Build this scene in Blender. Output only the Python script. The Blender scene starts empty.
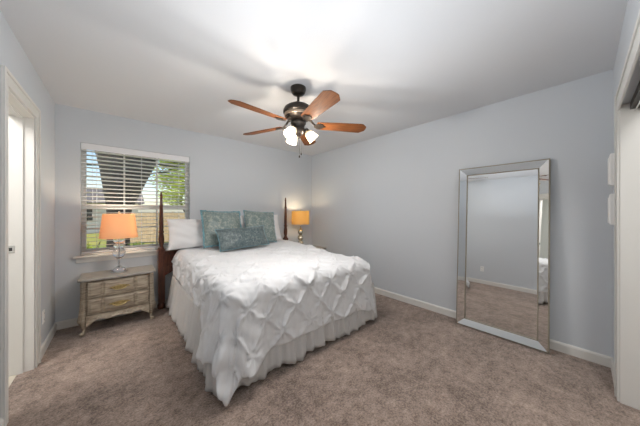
import bpy, bmesh, math, random
import numpy as np
from mathutils import Vector, Matrix, noise
PI = math.pi
R = math.radians
S = bpy.context.scene
C = S.collection
random.seed(7)

# ---------------------------------------------------------------- camera
XL, XR, YN, YB, CE = -0.515, 3.041, -0.161, 3.740, 2.44
cam = bpy.data.cameras.new('camera')
camo = bpy.data.objects.new('camera', cam)
C.objects.link(camo)
cam.sensor_width = 36.0
cam.lens = 230.33 / 640 * 36.0
cam.shift_y = -1.86 / 640
cam.clip_start = 0.01
camo.location = (0, 0, 1.281)
camo.rotation_euler = (R(90), 0, -R(41.17))
S.camera = camo

# ---------------------------------------------------------------- sky, sun, exposure
S.view_settings.view_transform = 'Standard'
S.view_settings.look = 'None'
S.view_settings.exposure = 0.27
S.view_settings.gamma = 1.0
try:
    S.view_settings.use_curve_mapping = False
    S.cycles.use_denoising = True
    S.cycles.max_bounces = 12
    S.cycles.diffuse_bounces = 6
    S.cycles.transparent_max_bounces = 16
    S.cycles.sample_clamp_indirect = 4.0
except Exception:
    pass
W = bpy.data.worlds.new('sky')
S.world = W
W.use_nodes = True
wn = W.node_tree
sky = wn.nodes.new('ShaderNodeTexSky')
sky.sky_type = 'NISHITA'
sky.sun_disc = False
sky.sun_elevation = R(42)
sky.sun_rotation = R(200)
wn.links.new(sky.outputs[0], wn.nodes['Background'].inputs[0])
wn.nodes['Background'].inputs[1].default_value = 0.16


def lamp(name, kind, loc, power, color=(1, 1, 1), rot=None, size=0.1, size_y=None, parent=None):
    L = bpy.data.lights.new(name, kind)
    L.energy = power
    L.color = color
    if kind == 'AREA':
        L.size = size
        if size_y:
            L.shape = 'RECTANGLE'
            L.size_y = size_y
    elif kind == 'POINT':
        L.shadow_soft_size = size
    elif kind == 'SUN':
        L.angle = R(1)
    o = bpy.data.objects.new(name, L)
    C.objects.link(o)
    o.location = loc
    if rot:
        o.rotation_euler = rot
    if parent:
        o.parent = parent
    return o


lamp('sun', 'SUN', (0, 10, 20), 4.2, (1, .95, .86), (R(8), R(-42), 0))
# unseen fill light, added to brighten the room by way of the ceiling
lamp('bounce_fill', 'AREA', (0.85, 0.90, 1.50), 11.5, (.94, .97, 1), (R(180), 0, 0), 1.3)
lamp('closet_fill', 'AREA', (1.3, -0.52, 2.40), 14, (1, .98, .95), (0, 0, 0), .3)  # unseen fill, added to brighten the white closet jamb
# fill light added in the hall to whiten the door jamb
lamp('hall_fill', 'AREA', (-1.1, 2.2, 2.40), 24, (1, .96, .92), (0, 0, 0), .5)


# ---------------------------------------------------------------- materials
def new_mat(name):
    m = bpy.data.materials.new(name)
    m.use_nodes = True
    return m, m.node_tree, m.node_tree.nodes['Principled BSDF']


def mat(name, col, rough=.6, metal=0., bump=0., bscale=60., var=0., vscale=8., spec=.5, col2=None, stretch=None, sheen=0., detail=4., aniso=0.):
    m, t, b = new_mat(name)
    b.inputs['Base Color'].default_value = (*col, 1)
    b.inputs['Roughness'].default_value = rough
    b.inputs['Metallic'].default_value = metal
    b.inputs['Specular IOR Level'].default_value = spec
    if sheen:
        b.inputs['Sheen Weight'].default_value = sheen
    tc = t.nodes.new('ShaderNodeTexCoord')
    mp = t.nodes.new('ShaderNodeMapping')
    t.links.new(tc.outputs['Object'], mp.inputs[0])
    if stretch:
        mp.inputs['Scale'].default_value = stretch
    if var or col2:
        n = t.nodes.new('ShaderNodeTexNoise')
        n.inputs['Scale'].default_value = vscale
        n.inputs['Detail'].default_value = detail
        t.links.new(mp.outputs[0], n.inputs['Vector'])
        rp = t.nodes.new('ShaderNodeValToRGB')
        c2 = col2 or tuple(c * (1 - var) for c in col)
        rp.color_ramp.elements[0].position = .36
        rp.color_ramp.elements[1].position = .64
        rp.color_ramp.elements[0].color = (*c2, 1)
        rp.color_ramp.elements[1].color = (*col, 1)
        t.links.new(n.outputs[0], rp.inputs[0])
        t.links.new(rp.outputs[0], b.inputs['Base Color'])
    if bump:
        n = t.nodes.new('ShaderNodeTexNoise')
        n.inputs['Scale'].default_value = bscale
        n.inputs['Detail'].default_value = 3
        t.links.new(mp.outputs[0], n.inputs['Vector'])
        bp = t.nodes.new('ShaderNodeBump')
        bp.inputs['Strength'].default_value = bump
        bp.inputs['Distance'].default_value = .01
        t.links.new(n.outputs[0], bp.inputs['Height'])
        t.links.new(bp.outputs[0], b.inputs['Normal'])
    return m


M = {}
M['wall'] = mat('wall_paint', (.61, .645, .685), .62, bump=.06, bscale=90, spec=.3)
M['ceil'] = mat('ceiling_paint', (.69, .705, .73), .8, bump=.10, bscale=120, spec=.2)
M['trim'] = mat('trim_paint', (.74, .73, .70), .4, spec=.4)
M['closet'] = mat('closet_paint', (.70, .695, .67), .5, spec=.3)
M['plastic'] = mat('white_plastic', (.87, .87, .86), .35)
M['blind'] = mat('blind_slat', (.82, .83, .86), .4)
M['dark'] = mat('dark_slot', (.02, .02, .02), .5)
M['track'] = mat('dark_track_metal', (.05, .045, .04), .4, metal=.6)
M['chrome'] = mat('chrome', (.80, .80, .80), .12, metal=1)
M['brass'] = mat('aged_brass', (.66, .52, .25), .38, metal=1, var=.3, vscale=40)
M['champagne'] = mat('champagne_bead', (.36, .33, .27), .38, metal=1, bump=.6, bscale=250)
M['mirror'] = mat('mirror_silver', (.86, .87, .87), .01, metal=1)
M['bronze'] = mat('oil_rubbed_bronze', (.028, .022, .018), .35, metal=.55)
M['antique'] = mat('antique_bronze', (.42, .33, .25), .35, metal=.8)
M['blade'] = mat('walnut_blade', (.17, .058, .018), .55, spec=.12, col2=(.085, .030, .010), vscale=3.5, stretch=(3, 30, 30), detail=6)
M['mahogany'] = mat('mahogany', (.13, .040, .020), .28, col2=(.055, .016, .010), vscale=4, stretch=(14, 14, 2.5), detail=5)
M['greywood'] = mat('weathered_greige_wood', (.42, .355, .27), .5, col2=(.24, .195, .15), vscale=7, stretch=(1.6, 3, 10), detail=7, bump=.2, bscale=30)
M['greywood_top'] = mat('weathered_grey_top', (.36, .34, .31), .38, col2=(.24, .225, .205), vscale=7, stretch=(2, 10, 3), detail=7)
M['comforter'] = mat('white_cotton', (.79, .797, .81), .75, bump=.12, bscale=45, spec=.25, sheen=.15)
M['skirt'] = mat('pale_skirt_linen', (.64, .63, .62), .85, bump=.15, bscale=120, spec=.2)
M['white_pillow'] = mat('white_pillowcase', (.80, .80, .81), .8, bump=.15, bscale=25, spec=.2, sheen=.1)
M['mattress'] = mat('mattress_ticking', (.7, .7, .7), .8)
M['bark'] = mat('tree_bark', (.030, .025, .022), .9, var=.5, vscale=12, bump=.6, bscale=30)


def leaf_mat(name, col):
    m = bpy.data.materials.new(name)
    m.use_nodes = True
    t = m.node_tree
    t.nodes.clear()
    o = t.nodes.new('ShaderNodeOutputMaterial')
    d = t.nodes.new('ShaderNodeBsdfDiffuse')
    d.inputs[0].default_value = (*col, 1)
    tl = t.nodes.new('ShaderNodeBsdfTranslucent')
    tl.inputs[0].default_value = (col[0] * 1.1, col[1] * 1.1, col[2] * .8, 1)
    mx = t.nodes.new('ShaderNodeMixShader')
    mx.inputs[0].default_value = .45
    t.links.new(d.outputs[0], mx.inputs[1])
    t.links.new(tl.outputs[0], mx.inputs[2])
    t.links.new(mx.outputs[0], o.inputs[0])
    return m


M['leaf_bright'] = leaf_mat('bright_leaf', (.50, .60, .08))
M['leaf_dark'] = leaf_mat('dark_leaf', (.20, .32, .06))
M['lawn'] = mat('lawn_grass', (.36, .33, .07), .9, col2=(.22, .27, .05), vscale=.8, bump=.5, bscale=40)
M['fence'] = mat('cedar_fence', (.52, .40, .26), .8, col2=(.40, .30, .19), vscale=3, stretch=(8, 8, .6))
M['siding'] = mat('pale_siding', (.55, .55, .54), .8)
M['roof'] = mat('grey_shingle', (.17, .16, .16), .9, var=.3, vscale=20)
M['tile'] = mat('pale_hall_tile', (.68, .62, .52), .35, var=.1, vscale=6)


def carpet():
    m, t, b = new_mat('taupe_carpet')
    tc = t.nodes.new('ShaderNodeTexCoord')
    def nz(sc, det=3, rough=.6):
        n = t.nodes.new('ShaderNodeTexNoise')
        n.inputs['Scale'].default_value = sc
        n.inputs['Detail'].default_value = det
        n.inputs['Roughness'].default_value = rough
        t.links.new(tc.outputs['Object'], n.inputs['Vector'])
        return n
    fine, mid, big = nz(75, 3, .8), nz(15, 4, .7), nz(2.6, 3)
    def math_(op, a, bv):
        k = t.nodes.new('ShaderNodeMath')
        k.operation = op
        t.links.new(a, k.inputs[0])
        if isinstance(bv, (int, float)):
            k.inputs[1].default_value = bv
        else:
            t.links.new(bv, k.inputs[1])
        return k.outputs[0]
    s1 = math_('MULTIPLY', fine.outputs[0], .55)
    s2 = math_('MULTIPLY', mid.outputs[0], .37)
    s3 = math_('MULTIPLY', big.outputs[0], .25)
    v = math_('ADD', math_('ADD', s1, s2), s3)
    rp = t.nodes.new('ShaderNodeValToRGB')
    e = rp.color_ramp.elements
    e[0].position, e[0].color = .47, (.13, .095, .078, 1)
    e[1].position, e[1].color = .74, (.56, .43, .36, 1)
    t.links.new(v, rp.inputs[0])
    t.links.new(rp.outputs[0], b.inputs['Base Color'])
    b.inputs['Roughness'].default_value = .95
    b.inputs['Specular IOR Level'].default_value = .1
    b.inputs['Sheen Weight'].default_value = .25
    bp = t.nodes.new('ShaderNodeBump')
    bp.inputs['Strength'].default_value = .7
    bp.inputs['Distance'].default_value = .012
    t.links.new(math_('ADD', fine.outputs[0], mid.outputs[0]), bp.inputs['Height'])
    t.links.new(bp.outputs[0], b.inputs['Normal'])
    return m


M['carpet'] = carpet()


def fabric_damask(name, c1, c2, c3, scale):
    m, t, b = new_mat(name)
    tc = t.nodes.new('ShaderNodeTexCoord')
    n = t.nodes.new('ShaderNodeTexNoise')
    n.inputs['Scale'].default_value = scale
    n.inputs['Detail'].default_value = 3
    n.inputs['Distortion'].default_value = 1.4
    t.links.new(tc.outputs['Object'], n.inputs['Vector'])
    rp = t.nodes.new('ShaderNodeValToRGB')
    e = rp.color_ramp.elements
    e[0].position, e[0].color = .38, (*c1, 1)
    e[1].position, e[1].color = .66, (*c3, 1)
    k = e.new(.52)
    k.color = (*c2, 1)
    t.links.new(n.outputs[0], rp.inputs[0])
    t.links.new(rp.outputs[0], b.inputs['Base Color'])
    b.inputs['Roughness'].default_value = .42
    b.inputs['Sheen Weight'].default_value = .3
    bp = t.nodes.new('ShaderNodeBump')
    bp.inputs['Strength'].default_value = .35
    bp.inputs['Distance'].default_value = .01
    t.links.new(n.outputs[0], bp.inputs['Height'])
    t.links.new(bp.outputs[0], b.inputs['Normal'])
    return m


M['teal'] = fabric_damask('teal_damask', (.145, .205, .205), (.215, .270, .258), (.38, .41, .37), 26)
M['teal_dark'] = fabric_damask('dark_teal_velvet', (.060, .095, .105), (.100, .142, .150), (.22, .26, .26), 38)
M['teal_fringe'] = mat('teal_fringe', (.20, .42, .50), .5, bump=.8, bscale=150, var=.4, vscale=60)


def glass(name, tint=(1, 1, 1), rough=0.):
    m, t, b = new_mat(name)
    b.inputs['Base Color'].default_value = (*tint, 1)
    b.inputs['Roughness'].default_value = rough
    b.inputs['Transmission Weight'].default_value = 1
    b.inputs['IOR'].default_value = 1.45
    return m


M['crystal'] = glass('clear_crystal', (.97, .98, 1))


def window_glass():
    m = bpy.data.materials.new('window_glass')
    m.use_nodes = True
    t = m.node_tree
    t.nodes.clear()
    o = t.nodes.new('ShaderNodeOutputMaterial')
    tr = t.nodes.new('ShaderNodeBsdfTransparent')
    gl = t.nodes.new('ShaderNodeBsdfGlossy')
    gl.inputs['Roughness'].default_value = .02
    mx = t.nodes.new('ShaderNodeMixShader')
    mx.inputs[0].default_value = .05
    t.links.new(tr.outputs[0], mx.inputs[1])
    t.links.new(gl.outputs[0], mx.inputs[2])
    t.links.new(mx.outputs[0], o.inputs[0])
    return m


M['pane'] = window_glass()


def shade_mat(name, col, through, emit=0., ecol=None):
    m = bpy.data.materials.new(name)
    m.use_nodes = True
    t = m.node_tree
    t.nodes.clear()
    o = t.nodes.new('ShaderNodeOutputMaterial')
    d = t.nodes.new('ShaderNodeBsdfDiffuse')
    d.inputs[0].default_value = (*col, 1)
    tl = t.nodes.new('ShaderNodeBsdfTranslucent')
    tl.inputs[0].default_value = (*col, 1)
    mx = t.nodes.new('ShaderNodeMixShader')
    mx.inputs[0].default_value = .5
    t.links.new(d.outputs[0], mx.inputs[1])
    t.links.new(tl.outputs[0], mx.inputs[2])
    last = mx
    if through:
        tr = t.nodes.new('ShaderNodeBsdfTransparent')
        tr.inputs[0].default_value = (1, .95, .88, 1)
        m2 = t.nodes.new('ShaderNodeMixShader')
        m2.inputs[0].default_value = through
        t.links.new(last.outputs[0], m2.inputs[1])
        t.links.new(tr.outputs[0], m2.inputs[2])
        last = m2
    if emit:
        e = t.nodes.new('ShaderNodeEmission')
        e.inputs[0].default_value = (*(ecol or col), 1)
        e.inputs[1].default_value = emit
        ad = t.nodes.new('ShaderNodeAddShader')
        t.links.new(last.outputs[0], ad.inputs[0])
        t.links.new(e.outputs[0], ad.inputs[1])
        last = ad
    t.links.new(last.outputs[0], o.inputs[0])
    return m


M['shade_orange'] = shade_mat('orange_lamp_shade', (.92, .67, .44), 0)
M['shade_gold'] = shade_mat('gold_lamp_shade', (.80, .60, .27), 0)
M['frost'] = shade_mat('frosted_glass_shade', (.50, .42, .30), .66, .08, (1, .84, .62))


def emis(name, col, s):
    m = bpy.data.materials.new(name)
    m.use_nodes = True
    t = m.node_tree
    t.nodes.clear()
    o = t.nodes.new('ShaderNodeOutputMaterial')
    e = t.nodes.new('ShaderNodeEmission')
    e.inputs[0].default_value = (*col, 1)
    e.inputs[1].default_value = s
    t.links.new(e.outputs[0], o.inputs[0])
    return m


M['bulb'] = emis('lit_bulb', (1, .80, .52), 2.6)
M['mercury'] = mat('pale_mercury_glass', (.72, .66, .52), .22, metal=.75, var=.35, vscale=30)


# ---------------------------------------------------------------- mesh helpers
def BM():
    return bmesh.new()


def obj(name, bm, m, parent=None, smooth=False, loc=None, bevel=0, auto=None):
    bmesh.ops.recalc_face_normals(bm, faces=bm.faces[:])
    me = bpy.data.meshes.new(name)
    bm.to_mesh(me)
    bm.free()
    me.materials.append(M[m] if isinstance(m, str) else m)
    o = bpy.data.objects.new(name, me)
    C.objects.link(o)
    if parent:
        o.parent = parent
    if loc:
        o.location = loc
    if smooth or auto:
        me.polygons.foreach_set('use_smooth', [True] * len(me.polygons))
    if auto:
        try:
            me.set_sharp_from_angle(angle=R(auto))
        except Exception:
            pass
    if bevel:
        md = o.modifiers.new('bevel', 'BEVEL')
        md.width = bevel
        md.segments = 2
        md.limit_method = 'ANGLE'
    return o


def tag(o, label, cat, group=None, kind=None):
    o['label'] = label
    o['category'] = cat
    if group:
        o['group'] = group
    if kind:
        o['kind'] = kind
    return o


def thing(name, label, cat, loc=(0, 0, 0), rotz=0, group=None):
    o = bpy.data.objects.new(name, None)
    C.objects.link(o)
    o.location = loc
    o.rotation_euler = (0, 0, rotz)
    return tag(o, label, cat, group)


def struct(o):
    o['kind'] = 'structure'
    return o


def box(bm, x0, x1, y0, y1, z0, z1, mtx=None):
    r = bmesh.ops.create_cube(bm, size=1)
    T = Matrix.Translation(((x0 + x1) / 2, (y0 + y1) / 2, (z0 + z1) / 2)) @ Matrix.Diagonal((x1 - x0, y1 - y0, z1 - z0, 1))
    if mtx:
        T = mtx @ T
    bmesh.ops.transform(bm, matrix=T, verts=r['verts'])
    return r['verts']


def lathe(bm, prof, seg=32, mtx=None, ry=1.):
    """prof: list of (r, z); open ends are capped when r>0."""
    rings = []
    for r, z in prof:
        if r < 1e-6:
            rings.append([bm.verts.new((0, 0, z))])
        else:
            rings.append([bm.verts.new((r * math.cos(2 * PI * i / seg), ry * r * math.sin(2 * PI * i / seg), z)) for i in range(seg)])
    for a, b in zip(rings, rings[1:]):
        if len(a) == 1 and len(b) == 1:
            continue
        for i in range(seg):
            j = (i + 1) % seg
            if len(a) == 1:
                bm.faces.new((a[0], b[j], b[i]))
            elif len(b) == 1:
                bm.faces.new((a[i], a[j], b[0]))
            else:
                bm.faces.new((a[i], a[j], b[j], b[i]))
    for k in (0, -1):
        if len(rings[k]) > 1:
            bm.faces.new(rings[k])
    if mtx:
        bmesh.ops.transform(bm, matrix=mtx, verts=[v for r in rings for v in r])


def tube(bm, pts, rad, seg=10, closed_ends=True):
    pts = [Vector(p) for p in pts]
    rr = rad if isinstance(rad, (list, tuple)) else [rad] * len(pts)
    rings = []
    t0 = (pts[1] - pts[0]).normalized()
    up = Vector((0, 0, 1)) if abs(t0.z) < .9 else Vector((1, 0, 0))
    n = t0.cross(up).normalized()
    for i, p in enumerate(pts):
        t = (pts[min(i + 1, len(pts) - 1)] - pts[max(i - 1, 0)]).normalized()
        n = (n - t * n.dot(t)).normalized()
        b = t.cross(n)
        rings.append([bm.verts.new(p + rr[i] * (n * math.cos(2 * PI * k / seg) + b * math.sin(2 * PI * k / seg))) for k in range(seg)])
    for a, b in zip(rings, rings[1:]):
        for k in range(seg):
            j = (k + 1) % seg
            bm.faces.new((a[k], a[j], b[j], b[k]))
    if closed_ends:
        bm.faces.new(rings[0])
        bm.faces.new(rings[-1][::-1])


def prism(bm, outline, z0, z1, mtx=None):
    a = [bm.verts.new((x, y, z0)) for x, y in outline]
    b = [bm.verts.new((x, y, z1)) for x, y in outline]
    n = len(a)
    bm.faces.new(a[::-1])
    bm.faces.new(b)
    for i in range(n):
        j = (i + 1) % n
        bm.faces.new((a[i], a[j], b[j], b[i]))
    if mtx:
        bmesh.ops.transform(bm, matrix=mtx, verts=a + b)


def grid(bm, P, close_u=False):
    """P: array [nu][nv] of 3-vectors."""
    V = [[bm.verts.new(p) for p in row] for row in P]
    nu, nv = len(V), len(V[0])
    for i in range(nu if close_u else nu - 1):
        for j in range(nv - 1):
            k = (i + 1) % nu
            bm.faces.new((V[i][j], V[k][j], V[k][j + 1], V[i][j + 1]))
    return V


def solid_grid(bm, P, N, th):
    """a sheet P with a second side offset by th along N, closed round the rim."""
    nu, nv = P.shape[:2]
    A = [[bm.verts.new(P[i, j]) for j in range(nv)] for i in range(nu)]
    B = [[bm.verts.new(P[i, j] - N[i, j] * th) for j in range(nv)] for i in range(nu)]
    for i in range(nu - 1):
        for j in range(nv - 1):
            bm.faces.new((A[i][j], A[i + 1][j], A[i + 1][j + 1], A[i][j + 1]))
            bm.faces.new((B[i][j], B[i][j + 1], B[i + 1][j + 1], B[i + 1][j]))
    rim = [(i, 0) for i in range(nu)] + [(nu - 1, j) for j in range(1, nv)] + [(i, nv - 1) for i in range(nu - 2, -1, -1)] + [(0, j) for j in range(nv - 2, 0, -1)]
    for (a, b), (c, d) in zip(rim, rim[1:] + rim[:1]):
        bm.faces.new((A[a][b], B[a][b], B[c][d], A[c][d]))


def normals(P):
    du = np.gradient(P, axis=0)
    dv = np.gradient(P, axis=1)
    N = np.cross(du, dv)
    return N / np.maximum(np.linalg.norm(N, axis=2, keepdims=True), 1e-9)


def sstep(a, b, x):
    t = np.clip((x - a) / (b - a), 0, 1)
    return t * t * (3 - 2 * t)


# ---------------------------------------------------------------- room shell
WT = .14
WX0, WX1, WZ0, WZ1 = -.325, .775, .775, 2.062         # window opening
DY0, DY1, DZ = 2.30, 2.945, 2.045                      # doorway in the left wall
KX0, KX1, KZ = .22, 2.53, 1.99                         # closet opening in the near wall


def wall_obj(name, boxes, m='wall'):
    bm = BM()
    for b in boxes:
        box(bm, *b)
    return struct(obj(name, bm, m))


wall_obj('floor', [(XL - .085, XR + .1, YN - .75, YB + .1, -.10, 0)], 'carpet')
wall_obj('ceiling', [(XL - .1, XR + .1, YN - .9, YB + .1, CE, CE + .1)], 'ceil')
wall_obj('wall_back', [(XL - WT, WX0, YB, YB + WT, 0, CE), (WX1, XR + WT, YB, YB + WT, 0, CE),
                       (WX0, WX1, YB, YB + WT, 0, WZ0), (WX0, WX1, YB, YB + WT, WZ1, CE)])
wall_obj('wall_right', [(XR, XR + WT, YN - .9, YB, 0, CE)])
wall_obj('wall_left', [(XL - WT, XL, DY1, YB, 0, CE), (XL - WT, XL, YN - .9, DY0, 0, CE), (XL - WT, XL, DY0, DY1, DZ, CE)])
wall_obj('wall_near', [(XL, KX0, YN - .11, YN, 0, CE), (KX1, XR, YN - .11, YN, 0, CE), (KX0, KX1, YN - .11, YN, KZ, CE)])
wall_obj('wall_closet', [(KX0 - .1, KX1 + .1, YN - .85, YN - .75, 0, CE), (KX1, KX1 + .1, YN - .75, YN - .112, 0, CE),
                         (KX0 - .1, KX0, YN - .75, YN - .112, 0, CE)], 'closet')
# hall beyond the doorway
wall_obj('wall_hall', [(-1.80, -1.70, .6, 4.6, 0, CE), (-1.70, XL - WT, 4.5, 4.6, 0, CE), (-1.70, XL - WT, .6, .7, 0, CE)], 'closet')
wall_obj('floor_hall', [(-1.8, XL - .085, .6, 4.6, -.10, -.003)], 'tile')
wall_obj('ceiling_hall', [(-1.8, XL - .10, .6, 4.6, CE, CE + .1)], 'ceil')

# baseboards
BH, BT = .085, .014


def baseboard(name, p0, p1, inward):
    bm = BM()
    p0, p1, n = Vector((*p0, 0)), Vector((*p1, 0)), Vector((*inward, 0))
    prof = [(0, 0), (BT, 0), (BT, BH - .018), (BT * .75, BH - .008), (BT * .35, BH), (0, BH)]
    A = [bm.verts.new(p0 + n * a + Vector((0, 0, h))) for a, h in prof]
    B = [bm.verts.new(p1 + n * a + Vector((0, 0, h))) for a, h in prof]
    k = len(prof)
    for i in range(k):
        j = (i + 1) % k
        bm.faces.new((A[i], A[j], B[j], B[i]))
    bm.faces.new(A[::-1])
    bm.faces.new(B)
    return struct(obj(name, bm, 'trim'))


baseboard('baseboard_back', (XL, YB), (XR, YB), (0, -1))
baseboard('baseboard_right', (XR, YN), (XR, YB - BT), (-1, 0))
baseboard('baseboard_left', (XL, DY1 + .085), (XL, YB - BT), (1, 0))
baseboard('baseboard_left_near', (XL, YN), (XL, DY0 - .085), (1, 0))
baseboard('baseboard_near', (KX1 + .075, YN), (XR - BT, YN), (0, 1))

# doorway: casing, jamb, stop, strike plate
bm = BM()
CW = .085


def casing_profile(bm, pts, wall_axis):
    pass


for a, b in ((DY0 - CW, DY0), (DY1, DY1 + CW)):
    box(bm, XL, XL + .012, a, b, 0, DZ + CW)
    o_ = (a, a + .022) if a < DY0 else (b - .022, b)
    box(bm, XL + .012, XL + .020, o_[0], o_[1], 0, DZ + CW)
box(bm, XL, XL + .012, DY0, DY1, DZ, DZ + CW)
box(bm, XL + .012, XL + .020, DY0 - CW + .022, DY1 + CW - .022, DZ + CW - .022, DZ + CW)
d1 = struct(obj('door_1', bm, 'trim', bevel=.003))
bm = BM()
box(bm, XL - WT, XL, DY1 - .016, DY1, 0, DZ)
box(bm, XL - WT, XL, DY0, DY0 + .016, 0, DZ)
box(bm, XL - WT, XL, DY0 + .016, DY1 - .016, DZ - .016, DZ)
obj('jamb', bm, 'trim', d1)
bm = BM()
box(bm, XL - .092, XL - .055, DY1 - .028, DY1 - .016, 0, DZ - .016)
box(bm, XL - .092, XL - .055, DY0 + .016, DY0 + .028, 0, DZ - .016)
box(bm, XL - .092, XL - .055, DY0 + .028, DY1 - .028, DZ - .028, DZ - .016)
obj('door_stop', bm, 'trim', d1)
bm = BM()
box(bm, XL - .135, XL - .096, DY1 - .019, DY1 - .016, .955, 1.012)
sp = obj('strike_plate', bm, 'chrome', d1, bevel=.001)
bm = BM()
box(bm, XL - .124, XL - .108, DY1 - .0195, DY1 - .0185, .971, .996)
obj('latch_hole', bm, 'dark', sp)

# closet opening: casing, jamb lining, sliding door track
bm = BM()
KC = .07
box(bm, KX1, KX1 + KC, YN, YN + .012, 0, KZ + KC)
box(bm, KX1 + KC - .02, KX1 + KC, YN + .012, YN + .019, 0, KZ + KC)
box(bm, KX0 - KC, KX0, YN, YN + .012, 0, KZ + KC)
box(bm, KX0, KX1, YN, YN + .012, KZ - .03, KZ + KC)
box(bm, KX1 - .010, KX1 + .02, YN - .112, YN + .001, 0, KZ)
box(bm, KX0 - .02, KX0 + .010, YN - .112, YN + .001, 0, KZ)
box(bm, KX0 - KC, KX1 + KC - .02, YN + .012, YN + .019, KZ + KC - .02, KZ + KC)
t1 = struct(obj('trim_1', bm, 'closet', bevel=.003))
bm = BM()
box(bm, KX0 + .012, KX1 - .012, YN - .10, YN - .04, KZ - .045, KZ - .001)
tk = obj('sliding_track', bm, 'track', t1)
bm = BM()
for y in (YN - .088, YN - .062):
    box(bm, KX0 + .012, KX1 - .012, y, y + .006, KZ - .062, KZ - .045)
obj('track_rail', bm, 'chrome', tk)

# ---------------------------------------------------------------- window
bm = BM()
FY0, FY1 = YB + .085, YB + .135
fw = .04
box(bm, WX0, WX0 + fw, FY0, FY1, WZ0 + .02, WZ1)
box(bm, WX1 - fw, WX1, FY0, FY1, WZ0 + .02, WZ1)
box(bm, WX0 + fw, WX1 - fw, FY0, FY1, WZ1 - fw, WZ1)
box(bm, WX0 + fw, WX1 - fw, FY0, FY1, WZ0 + .02, WZ0 + .02 + fw)
w1 = struct(obj('window_1', bm, 'trim', bevel=.002))
mz = 1.335
bm = BM()
box(bm, WX0 + fw, WX1 - fw, FY0 + .005, FY1 - .005, mz - .028, mz + .028)
obj('meeting_rail', bm, 'trim', w1)
for nm, z0, z1, yy in (('upper_muntin', mz + .028, WZ1 - fw, FY0 + .030), ('lower_muntin', WZ0 + .02 + fw, mz - .028, FY0 + .018)):
    bm = BM()
    for f in (1 / 3, 2 / 3):
        x = WX0 + fw + (WX1 - WX0 - 2 * fw) * f
        box(bm, x - .009, x + .009, yy - .006, yy + .006, z0, z1)
    zc = (z0 + z1) / 2
    box(bm, WX0 + fw, WX1 - fw, yy - .005, yy + .005, zc - .009, zc + .009)
    obj(nm, bm, 'trim', w1)
for nm, z0, z1, yy in (('upper_pane', mz + .028, WZ1 - fw, FY0 + .040), ('lower_pane', WZ0 + .02 + fw, mz - .028, FY0 + .028)):
    bm = BM()
    box(bm, WX0 + fw, WX1 - fw, yy - .002, yy + .002, z0, z1)
    obj(nm, bm, 'pane', w1)
bm = BM()
box(bm, WX0 - .055, WX1 + .055, YB - .055, YB, WZ0 - .022, WZ0)
box(bm, WX0 + .001, WX1 - .001, YB, YB + .085, WZ0 - .022 + .0225, WZ0 + .018)
box(bm, WX0 - .035, WX1 + .035, YB - .016, YB, WZ0 - .080, WZ0 - .022)
obj('window_sill', bm, 'trim', w1, bevel=.004)

# blinds
bl = thing('window_blind', 'white two-inch horizontal slat blind lowered open in the window', 'blind', (0, 0, 0))
bm = BM()
box(bm, WX0 + .004, WX1 - .004, YB + .006, YB + .016, WZ1 - .075, WZ1 - .002)
box(bm, WX0 + .006, WX1 - .006, YB + .016, YB + .060, WZ1 - .045, WZ1 - .003)
obj('headrail', bm, 'blind', bl, bevel=.003)
bm = BM()
nsl = 25
sz0, sz1 = WZ0 + .055, WZ1 - .085
for i in range(nsl):
    z = sz0 + (sz1 - sz0) * i / (nsl - 1)
    mt = Matrix.Translation(((WX0 + WX1) / 2, YB + .040, z)) @ Matrix.Rotation(R(-8), 4, 'X')
    box(bm, -(WX1 - WX0) / 2 + .006, (WX1 - WX0) / 2 - .006, -.025, .025, -.0015, .0015, mt)
obj('slat_panel', bm, 'blind', bl)
bm = BM()
box(bm, WX0 + .006, WX1 - .006, YB + .016, YB + .064, WZ0 + .020, WZ0 + .040)
obj('bottom_rail', bm, 'blind', bl, bevel=.003)
for f in (.12, .5, .88):
    x = WX0 + (WX1 - WX0) * f
    bm = BM()
    for y in (YB + .0145, YB + .0655):
        box(bm, x - .0012, x + .0012, y - .0008, y + .0008, WZ0 + .03, WZ1 - .045)
    obj('ladder_cord', bm, 'blind', bl)
bm = BM()
tube(bm, [(WX0 + .10, YB - .004, WZ1 - .07), (WX0 + .101, YB - .006, 1.6), (WX0 + .10, YB - .006, 1.25)], .0022, 6)
lathe(bm, [(0, 1.21), (.006, 1.215), (.005, 1.24), (.002, 1.255), (0, 1.256)], 10, Matrix.Translation((WX0 + .10, YB - .006, 0)))
obj('pull_cord', bm, 'blind', bl, smooth=True)

# ---------------------------------------------------------------- wall fittings


def outlet(loc, rotz, label):
    t = thing('wall_outlet', label, 'outlet', loc, rotz)
    bm = BM()
    box(bm, -.035, .035, 0, .006, -.058, .058)
    obj('cover_plate', bm, 'plastic', t, bevel=.002)
    for z in (-.028, .028):
        bm = BM()
        box(bm, -.017, .017, .006, .0085, z - .018, z + .018)
        s = obj('socket', bm, 'plastic', t, bevel=.0015)
        bm = BM()
        for x in (-.007, .007):
            box(bm, x - .0015, x + .0015, .0084, .009, z - .004, z + .009)
        obj('slot', bm, 'dark', s)
    return t


outlet((XL, 3.22, .325), -PI / 2, 'white outlet low on the left wall between doorway and window corner')
outlet((XL, 1.55, .335), -PI / 2, 'white outlet low on the wall seen in the leaning mirror')


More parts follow.
